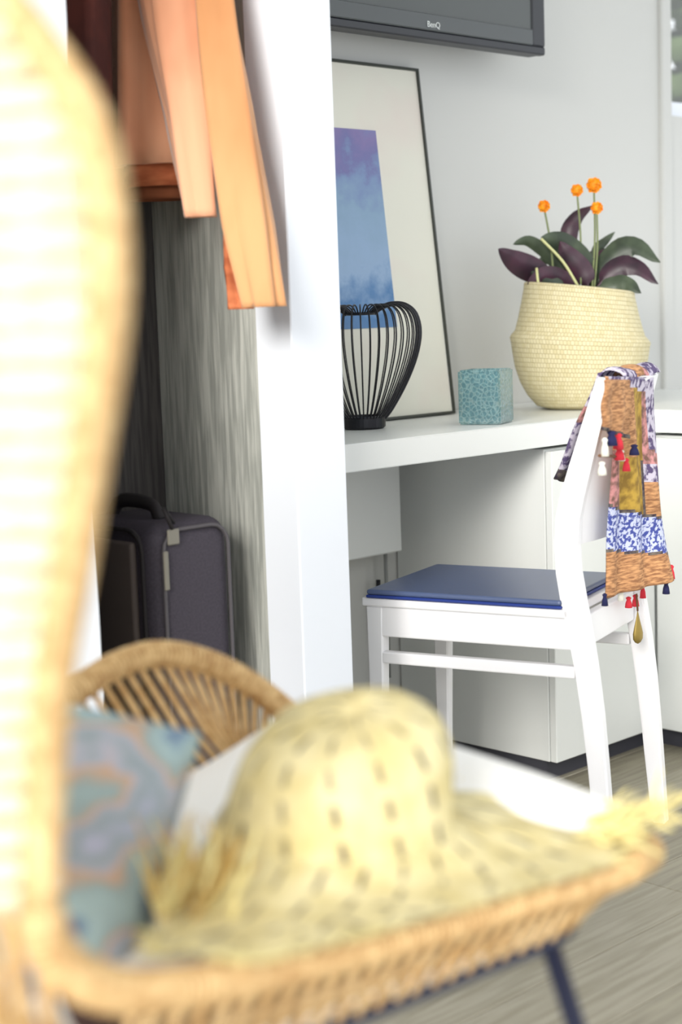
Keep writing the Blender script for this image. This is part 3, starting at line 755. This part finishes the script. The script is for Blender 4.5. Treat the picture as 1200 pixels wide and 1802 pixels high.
# shorter upper layer whose tasselled hem ends by the post
sheet('upper_layer', quad(behind(1062, 668, .045), behind(1108, 668, .045), behind(1056, 756, .05), behind(1106, 772, .06)), 10, 14,
      lambda u, v_: 0 if v_ < .86 else 5, .004, 2)
def tassel(x, y, d, L, w, m):
    top = behind(x, y, .058 if y < 900 else .045) if x < 1150 else at(x, y, d); vs = [top, top-V((0, 0, L*.12)), top-V((0, 0, L*.3)), top-V((0, 0, L*.55)), top-V((0, 0, L))]
    return tube('tassel', vs, [w*.3, w*.75, w*.5, w*.8, w], m, sf, seg=9)
for a in ((1064, 1044, 2.755, .022, .006, 'tn'), (1092, 1028, 2.78, .030, .006, 'tw'), (1106, 1050, 2.785, .020, .007, 'red'), (1118, 1046, 2.79, .022, .007, 'red'), (1131, 1028, 2.80, .026, .006, 'red'),
          (1166, 1000, 2.87, .028, .007, 'tw'), (1181, 994, 2.88, .026, .007, 'red'), (1172, 1022, 2.875, .024, .007, 'tn'),
          (1064, 770, 2.685, .030, .007, 'tw'), (1076, 758, 2.69, .024, .010, 'tn'), (1088, 762, 2.70, .026, .009, 'red'), (1090, 786, 2.70, .022, .009, 'red'), (1094, 792, 2.695, .018, .006, 'tw'), (1059, 812, 2.685, .022, .008, 'tw'), (1102, 806, 2.70, .022, .007, 'red'), (1116, 782, 2.75, .018, .009, 'tn')):
    tassel(*a[:5], M[a[5]])
tube('tassel_bar', [behind(1054, 802, .058), behind(1082, 803, .058)], .0025, M['thread'], sf, seg=6)
pe = behind(1122, 1075, .05)
tube('pendant_cord', [behind(1120, 1045, .05), pe], .0018, M['thread'], sf, seg=6)
pp = [pe-V((0, 0, h)) for h in (0, .008, .018, .03, .042, .052, .058, .061)]
tube('pendant', pp, [.001, .003, .006, .010, .0135, .013, .008, .001], M['gold'], sf, seg=14, flat=.45)

# ================================================================ CORD LOUNGE CHAIR
AX0, AX1, AY0, AY1 = .53, 1.16, .795, 1.37
lc = thing('lounge_chair', 'high backed tan cord lounge chair on black legs, nearest to the viewer', 'armchair', (.85, 1.08, 0))
# seat ring, counter-clockwise from the near back corner
_n = lambda x, y, yy=.790: tuple(on(x, y, 1, yy))
ring_ctrl = [_n(72, 1600), _n(82, 1655), _n(120, 1705), _n(185, 1738), _n(260, 1745), _n(400, 1728), _n(550, 1692), _n(700, 1652), _n(850, 1608), _n(980, 1570), _n(1060, 1545), _n(1112, 1520), _n(1132, 1488, .835), (1.165, .92, .497), (1.17, 1.05, .495), (1.17, 1.17, .500),
             (1.165, 1.27, .520), (1.145, 1.335, .562), (1.10, 1.365, .595), (1.04, 1.375, .614), (.98, 1.372, .612), (.92, 1.362, .598), (.84, 1.345, .590), (.74, 1.335, .60), (.65, 1.33, .62), (.58, 1.33, .66)]
ring = catmull(ring_ctrl, 5)
tube('seat_rim', ring, .0135, M['rim'], lc, seg=10)
# high back hoop
cY = 1.075
_h = lambda x, y: tuple(on(x, y, 0, .512))
nearback = [ring_ctrl[0]] + [_h(x-36, y) for x, y in ((115, 1400), (130, 1200), (163, 1000), (193, 800), (222, 600), (229, 450), (212, 290), (178, 190), (118, 95), (30, -10), (-120, -100))]
hoopc = nearback + [(.500, 1.05, 1.335), (.505, 1.22, 1.28), (.51, 1.35, 1.15), (.512, 1.40, 1.00), (.515, 1.40, .85), (.53, 1.38, .72), (.58, 1.33, .66)]
hoopp = catmull(hoopc, 5)
tube('back_rim', hoopp, .0125, M['rim'], lc, seg=10)
# wrapped bands round the back rim and the seat rim (real turns of cord)
gs = []
def wraps(path, r, step):
    acc = 0; last = path[0]
    for i in range(1, len(path)-1):
        acc += (path[i]-last).length; last = path[i]
        if acc > step:
            acc = 0; t = (path[i+1]-path[i-1]).normalized(); a = t.cross(V((.2, .3, .9))).normalized(); b = t.cross(a)
            gs.append(tubeg([path[i]+a*(r*math.cos(k*math.pi/5))+b*(r*math.sin(k*math.pi/5)) for k in range(10)], .0026, 5, closed=True))
fine = catmull(ring_ctrl, 40); wraps(fine, .0135, .0055)
v, f = merge(gs); o = link('rim_wrapping', v, f, M['rim'], lc, smooth=True); o['kind'] = 'stuff'
# back cords run across between near and far edge, bulging backwards
def edge_at(z, near):
    P = [p for p in hoopp if (p.y < cY) == near]
    P = sorted(P, key=lambda p: abs(p.z-z))[:2]
    a, b = P
    if abs(a.z-b.z) < 1e-5: return a
    t = max(0, min(1, (z-a.z)/(b.z-a.z))); return a*(1-t)+b*t
z = .575
while z < 1.315:
    a = edge_at(z, True); b = edge_at(max(z, .66), False)
    bul = .10*min(1, (1.34-z)/.25+.2); pts = []
    for k in range(11):
        t = k/10; p = a*(1-t)+b*t; s = math.sin(math.pi*t)**.8
        pts.append(p + V((-bul*s, 0, -.02*s if z < .8 else 0)))
    tube('back_cord', pts, .0092, M['cordback'], lc, seg=6, flat=.55)
    z += .0195
# lower steel ring and legs
_l = lambda x, y: tuple(on(x, y, 1, .800))
low_ctrl = [_l(250, 1905), _l(450, 1850), _l(600, 1803), _l(850, 1706), _l(975, 1656), (1.06, .825, .445), (1.09, .87, .445), (1.095, 1.07, .445), (1.09, 1.25, .45), (1.05, 1.30, .452), (.85, 1.31, .455), (.66, 1.31, .455), (.60, 1.27, .455), (.575, 1.07, .45), (.575, .88, .45)]
low = catmull(low_ctrl, 6, True)
tube('steel_ring', low, .006, M['steel'], lc, closed=True)
T1 = on(968, 1664, 1, .800); T2 = on(1012, 1802, 1, .768); T2 = T1+(T2-T1)*(T1.z/(T1.z-T2.z))
for (a, b) in ((T1, T2), ((.68, .84, .452), (.60, .74, 0)), ((1.0, 1.30, .45), (1.09, 1.42, 0)), ((.70, 1.30, .45), (.62, 1.42, 0))):
    tube('leg', [a, b], .0085, M['steel'], lc)
# side cords between rim and steel ring, all the way round the front
def pathpts(P, n, t0=0., t1=1.):
    L = [0]
    for i in range(1, len(P)): L.append(L[-1]+(P[i]-P[i-1]).length)
    out = []
    for k in range(n):
        s = (t0+(t1-t0)*k/(n-1))*L[-1]; i = max(j for j in range(len(L)) if L[j] <= s+1e-9); i = min(i, len(P)-2)
        q = (s-L[i])/max(1e-9, L[i+1]-L[i]); out.append(P[i]*(1-q)+P[i+1]*q)
    return out
def nearest_low(p, dx=0.):
    c = V((.85, 1.07, 0)); q = V((p.x+dx, p.y, 0)); best = None
    return min(low, key=lambda r: (V((r.x, r.y, 0))-q).length)
lowf = catmull(low_ctrl, 30, True)
near = [p for p in pathpts(ring, 400) if p.y < .80 and p.x < 1.10 and p.x > .56]
npts = pathpts(near, 27)
for p in npts:
    b = min(lowf, key=lambda r: abs(r.x-(p.x-.022))+(10 if r.y > .9 else 0))
    tube('side_cord', [p+V((0, -.004, -.006)), lerp(p, b, .5)+V((0, -.003, 0)), b], .0037, M['cord'], lc, seg=6, flat=.9)
front = [p for p in pathpts(ring, 400) if p.x > 1.15 and .83 <= p.y < 1.26]
for p in pathpts(front, 26):
    b = min(lowf, key=lambda r: abs(r.y-p.y)+(10 if r.x < 1.0 else 0))
    tube('side_cord', [p, b], .0048, M['cord'], lc, seg=6)
far = [p for p in pathpts(ring, 600) if p.y > 1.26]
fpts = pathpts(far, 40)
for i, p in enumerate(fpts):
    tx_ = p.x + .075 - .02*((p.x-.6)/.6)
    tx_ = min(1.10, tx_)
    b = V((tx_, 1.275, .452))
    tube('side_cord', [p, lerp(p, b, .5)+V((0, .012, -.006)), b], .0036, M['cord'], lc, seg=6)
# lower back: cords from the last back cord down to the steel ring
a_, b_ = edge_at(.575, True), edge_at(.66, False); bowp = []
for k in range(31):
    t = k/30; p = a_*(1-t)+b_*t; sn = math.sin(math.pi*t)**.8; bowp.append(p + V((-.10*sn, 0, -.02*sn)))
backlow = [p for p in lowf if p.x < .62]
for k, p in enumerate(bowp):
    yb = .84 + (1.27-.84)*min(1, (k+2)/30)
    b = min(backlow, key=lambda r: abs(r.y-yb))
    tube('side_cord', [p, lerp(p, b, .5)+V((-.012, 0, 0)), b], .0055, M['cord'], lc, seg=6)
# added dark sheet behind the side cords, standing for shade in their gaps
near_in = [V((p.x, p.y+.016, p.z-.008)) for p in pathpts([p for p in ring if p.y < .80 and p.x < 1.13], 24)] + [V((1.150, y, .488)) for y in (.86, .95, 1.05, 1.15, 1.25)]
vs, fs = [], []
for p in near_in:
    if p.x < 1.149: b = min(lowf, key=lambda r: abs(r.x-p.x)+(10 if r.y > .9 else 0)); b = V((b.x, .825, b.z+.002))
    else: b = V((1.085, p.y, .452))
    vs += [p, lerp(p, b, .5)+V((0, .006, -.004)), b]
for i in range(len(near_in)-1):
    for k in range(2): fs.append([3*i+k, 3*i+k+1, 3*i+k+4, 3*i+k+3])
link('gap_shade', vs, fs, M['gap_shade'], lc, smooth=True)
# seat webbing under the cushion
gs = []
for i in range(26):
    x = .60+i*.0195
    gs.append(tubeg([(x, .83, .452), (x, .95, .436), (x, 1.07, .43), (x, 1.2, .436), (x, 1.305, .454)], .0045, 5))
v, f = merge(gs); o = link('seat_webbing', v, f, M['cord'], lc, smooth=True); o['kind'] = 'stuff'

# ---- cushions
def pillow(name, c, hx, hy, th, rot, m, label, cat, n=22, pw_=.42, top=None, loc=None):
    vs, fs = [], []
    for sgn in (1, -1):
        for j in range(n+1):
            for i in range(n+1):
                u, v_ = -1+2*i/n, -1+2*j/n
                e = max(0, (1-u**4))*max(0, (1-v_**4))
                pinch = 1-.05*(1-abs(u))*v_*v_ 
                x = u*hx*(1-.07*(1-u*u*0)*(1-abs(v_))*0 - .06*(math.cos(v_*math.pi/2)*0)); y_ = v_*hy
                x *= 1-.06*(1-v_*v_)*0; 
                z_ = sgn*th*(e**pw_)
                p = V((x, y_, z_))
                if top: p = p + V(top(u, v_, sgn))
                vs.append(rot @ p + V(c))
    W = n+1
    for s in range(2):
        o = s*W*W
        for j in range(n):
            for i in range(n):
                q = [o+j*W+i, o+j*W+i+1, o+(j+1)*W+i+1, o+(j+1)*W+i]; fs.append(q if s == 0 else q[::-1])
    bm = bmesh.new(); bv = [bm.verts.new(v) for v in vs]
    for q in fs: bm.faces.new([bv[i] for i in q])
    bmesh.ops.remove_doubles(bm, verts=bm.verts, dist=.0006)
    v, f = from_bm(bm)
    return tag(link(name, v, f, m, loc=loc or c, smooth=True), label, cat)
def ctop(u, v_, s):
    return (0, 0, .066*max(0, (u-.2)/.8)**1.5 + .016*v_)
pillow('seat_cushion', (.885, 1.055, .468), .285, .225, .036, Matrix.Identity(3), M['whitefab'], 'plump white seat cushion lying under the straw hat', 'cushion', top=ctop, pw_=.3)
# blue printed pillow against the chair's back
pc_ = at(70, 1495, 1.28)
ex = (RT*.97+UP*-.22).normalized(); ez = V((.05, -.9, .42)); ez = (ez - ex*ez.dot(ex)).normalized(); ey = ez.cross(ex)
rot = Matrix((ex, ey, ez)).transposed()
pillow('throw_pillow', pc_, .102, .135, .035, rot, M['pillow'], 'blue grey leaf print pillow leaning inside the chair back', 'pillow', loc=pc_)

# ================================================================ STRAW HAT
HC = V((.905, .955, .545))
hat = thing('straw_hat', 'wide straw cowboy hat with dark stitches and frayed brim lying on the chair', 'hat', HC)
tiltm = Matrix.Rotation(math.radians(6), 4, 'X') @ Matrix.Rotation(math.radians(3.5), 4, 'Y')
HM = Matrix.Translation(HC) @ tiltm
def rim_z(x):
    P = sorted([p for p in ring if p.y < .84], key=lambda p: abs(p.x-x))[:1]; return P[0].z
def settle(p):
    """the brim rests on the chair's rim and sags no lower"""
    y = max(p.y, .768); k = max(0, min(1, (.90-y)/.09)); zz = rim_z(p.x)+.019
    return V((p.x, y, max(p.z, zz*k+p.z*(1-k))))
def hat_surface(prof, seg, crown):
    arc = [0]
    for i in range(1, len(prof)): arc.append(arc[-1]+math.dist(prof[i], prof[i-1]))
    vs, fs, uv = [], [], []
    for (r, z_) in prof:
        for k in range(seg):
            a = 2*math.pi*k/seg; ca, sa = math.cos(a), math.sin(a)
            x, y_ = r*ca, r*sa
            if crown:
                h = z_/.115
                x = x*(1.07) + .012*h; zz = z_*(1+.10*ca*h) - .10*h*max(0, -ca)*.0
                zz -= .020*h*max(0, -x/.09)
                y_ *= .92
            else:
                e = (r-.095)/.15
                xo, yo = (.262 if ca > 0 else .272)*ca, -.062*max(0, -ca) -.058+(-.142*abs(sa)**.62 if sa < 0 else .125*sa)
                xi, yi = .103*1.05*ca, .103*.92*sa
                t_ = (r-.103)/.134; x = xi*(1-t_)+xo*t_; y_ = yi*(1-t_)+yo*t_
                zz = z_ + .006*e*e*max(0, ca)**2 + .004*e*math.sin(3*a+.6) + .003*e*math.sin(9*a) - .016*max(0, -ca)**2*e
            vs.append(settle(HM @ V((x, y_, zz))) if not crown else HM @ V((x, y_, zz)))
    nu = 13 if crown else 20
    for i in range(len(prof)-1):
        for k in range(seg):
            k2 = (k+1) % seg; fs.append([i*seg+k, i*seg+k2, (i+1)*seg+k2, (i+1)*seg+k])
            q = []
            for kk, ii in ((k, i), (k+1, i), (k+1, i+1), (k, i+1)):
                v_ = arc[ii]/.034; u = kk/seg*nu
                q.append((u + v_*(.25 if crown else .5), v_))
            uv.append(q)
    return vs, fs, uv
cp = [(p.x, p.z) for p in catmull([(.106, 0, -.004), (.100, 0, .008), (.096, 0, .03), (.092, 0, .055), (.084, 0, .076), (.070, 0, .092), (.048, 0, .101), (.024, 0, .104), (.002, 0, .104)], 3)]
v, f, uv = hat_surface(cp, 60, True); f.append([(len(cp)-1)*60+k for k in range(60)]); uv.append([(0, 0)]*60)
link('crown', v, f, M['hat'], hat, smooth=True, uvs=uv)
bpf = [(p.x, p.z) for p in catmull([(.103, 0, .004), (.125, 0, -.003), (.16, 0, -.008), (.20, 0, -.012), (.235, 0, -.014), (.237, 0, -.017), (.20, 0, -.016), (.15, 0, -.012), (.106, 0, -.004)], 3)]
v, f, uv = hat_surface(bpf, 72, False); link('brim', v, f, M['hat'], hat, smooth=True, uvs=uv)
gs = []
for i in range(170):
    a = random.uniform(0, 2*math.pi); ca, sa = math.cos(a), math.sin(a); e = .93
    base = V(((.258 if ca > 0 else .268)*ca, -.062*max(0, -ca)-.058+(-.138*abs(sa)**.62 if sa < 0 else .12*sa), -.013+.006*max(0, ca)**2-.014*max(0, -ca)**2))
    
    L = random.uniform(.008, .02); dd = V((ca+random.uniform(-.6, .6), sa+random.uniform(-.6, .6), random.uniform(-.15, .5))).normalized()
    gs.append(tubeg([settle(HM @ base), settle(HM @ (base+dd*L*.5+V((0, 0, .002)))), settle(HM @ (base+dd*L))], [.0016, .0014, .0008], 4))
v, f = merge(gs); o = link('brim_fringe', v, f, M['raffia'], hat); o['kind'] = 'stuff'
# knot of raffia at the right end of the brim
gs = []
kn = at(1120, 1432, 1.42)
for i in range(90):
    a0 = kn + V((random.gauss(-.02, .025), random.gauss(0, .012), random.gauss(0, .004)))
    dr = (RT*random.uniform(.2, 1)+UP*random.uniform(-.25, .5)+FW*random.uniform(-.4, .4)).normalized()
    L = random.uniform(.015, .035)
    gs.append(tubeg([a0, a0+dr*L*.5, a0+dr*L+V((0, 0, random.uniform(-.006, .004)))], [.002, .0022, .001], 4))
v, f = merge(gs); o = link('raffia_knot', v, f, M['raffia'], hat); o['kind'] = 'stuff'
# raffia straws spilling from the left of the brim
gs, gs2 = [], []
for i in range(75):
    b0 = at(random.uniform(270, 410), random.uniform(1560, 1660), random.uniform(1.18, 1.26)); dr = (UP*random.uniform(.5, 1)+RT*random.uniform(-.35, .6)+FW*random.uniform(-.2, .3)).normalized()
    L = random.uniform(.03, .07); (gs if i % 3 else gs2).append(tubeg([b0, b0+dr*L*.5+RT*.003, b0+dr*L], [.0022, .0024, .001], 4))
v, f = merge(gs); o = link('loose_raffia', v, f, M['raffiab'], hat); o['kind'] = 'stuff'
v, f = merge(gs2); o = link('loose_raffia', v, f, M['raffia'], hat); o['kind'] = 'stuff'
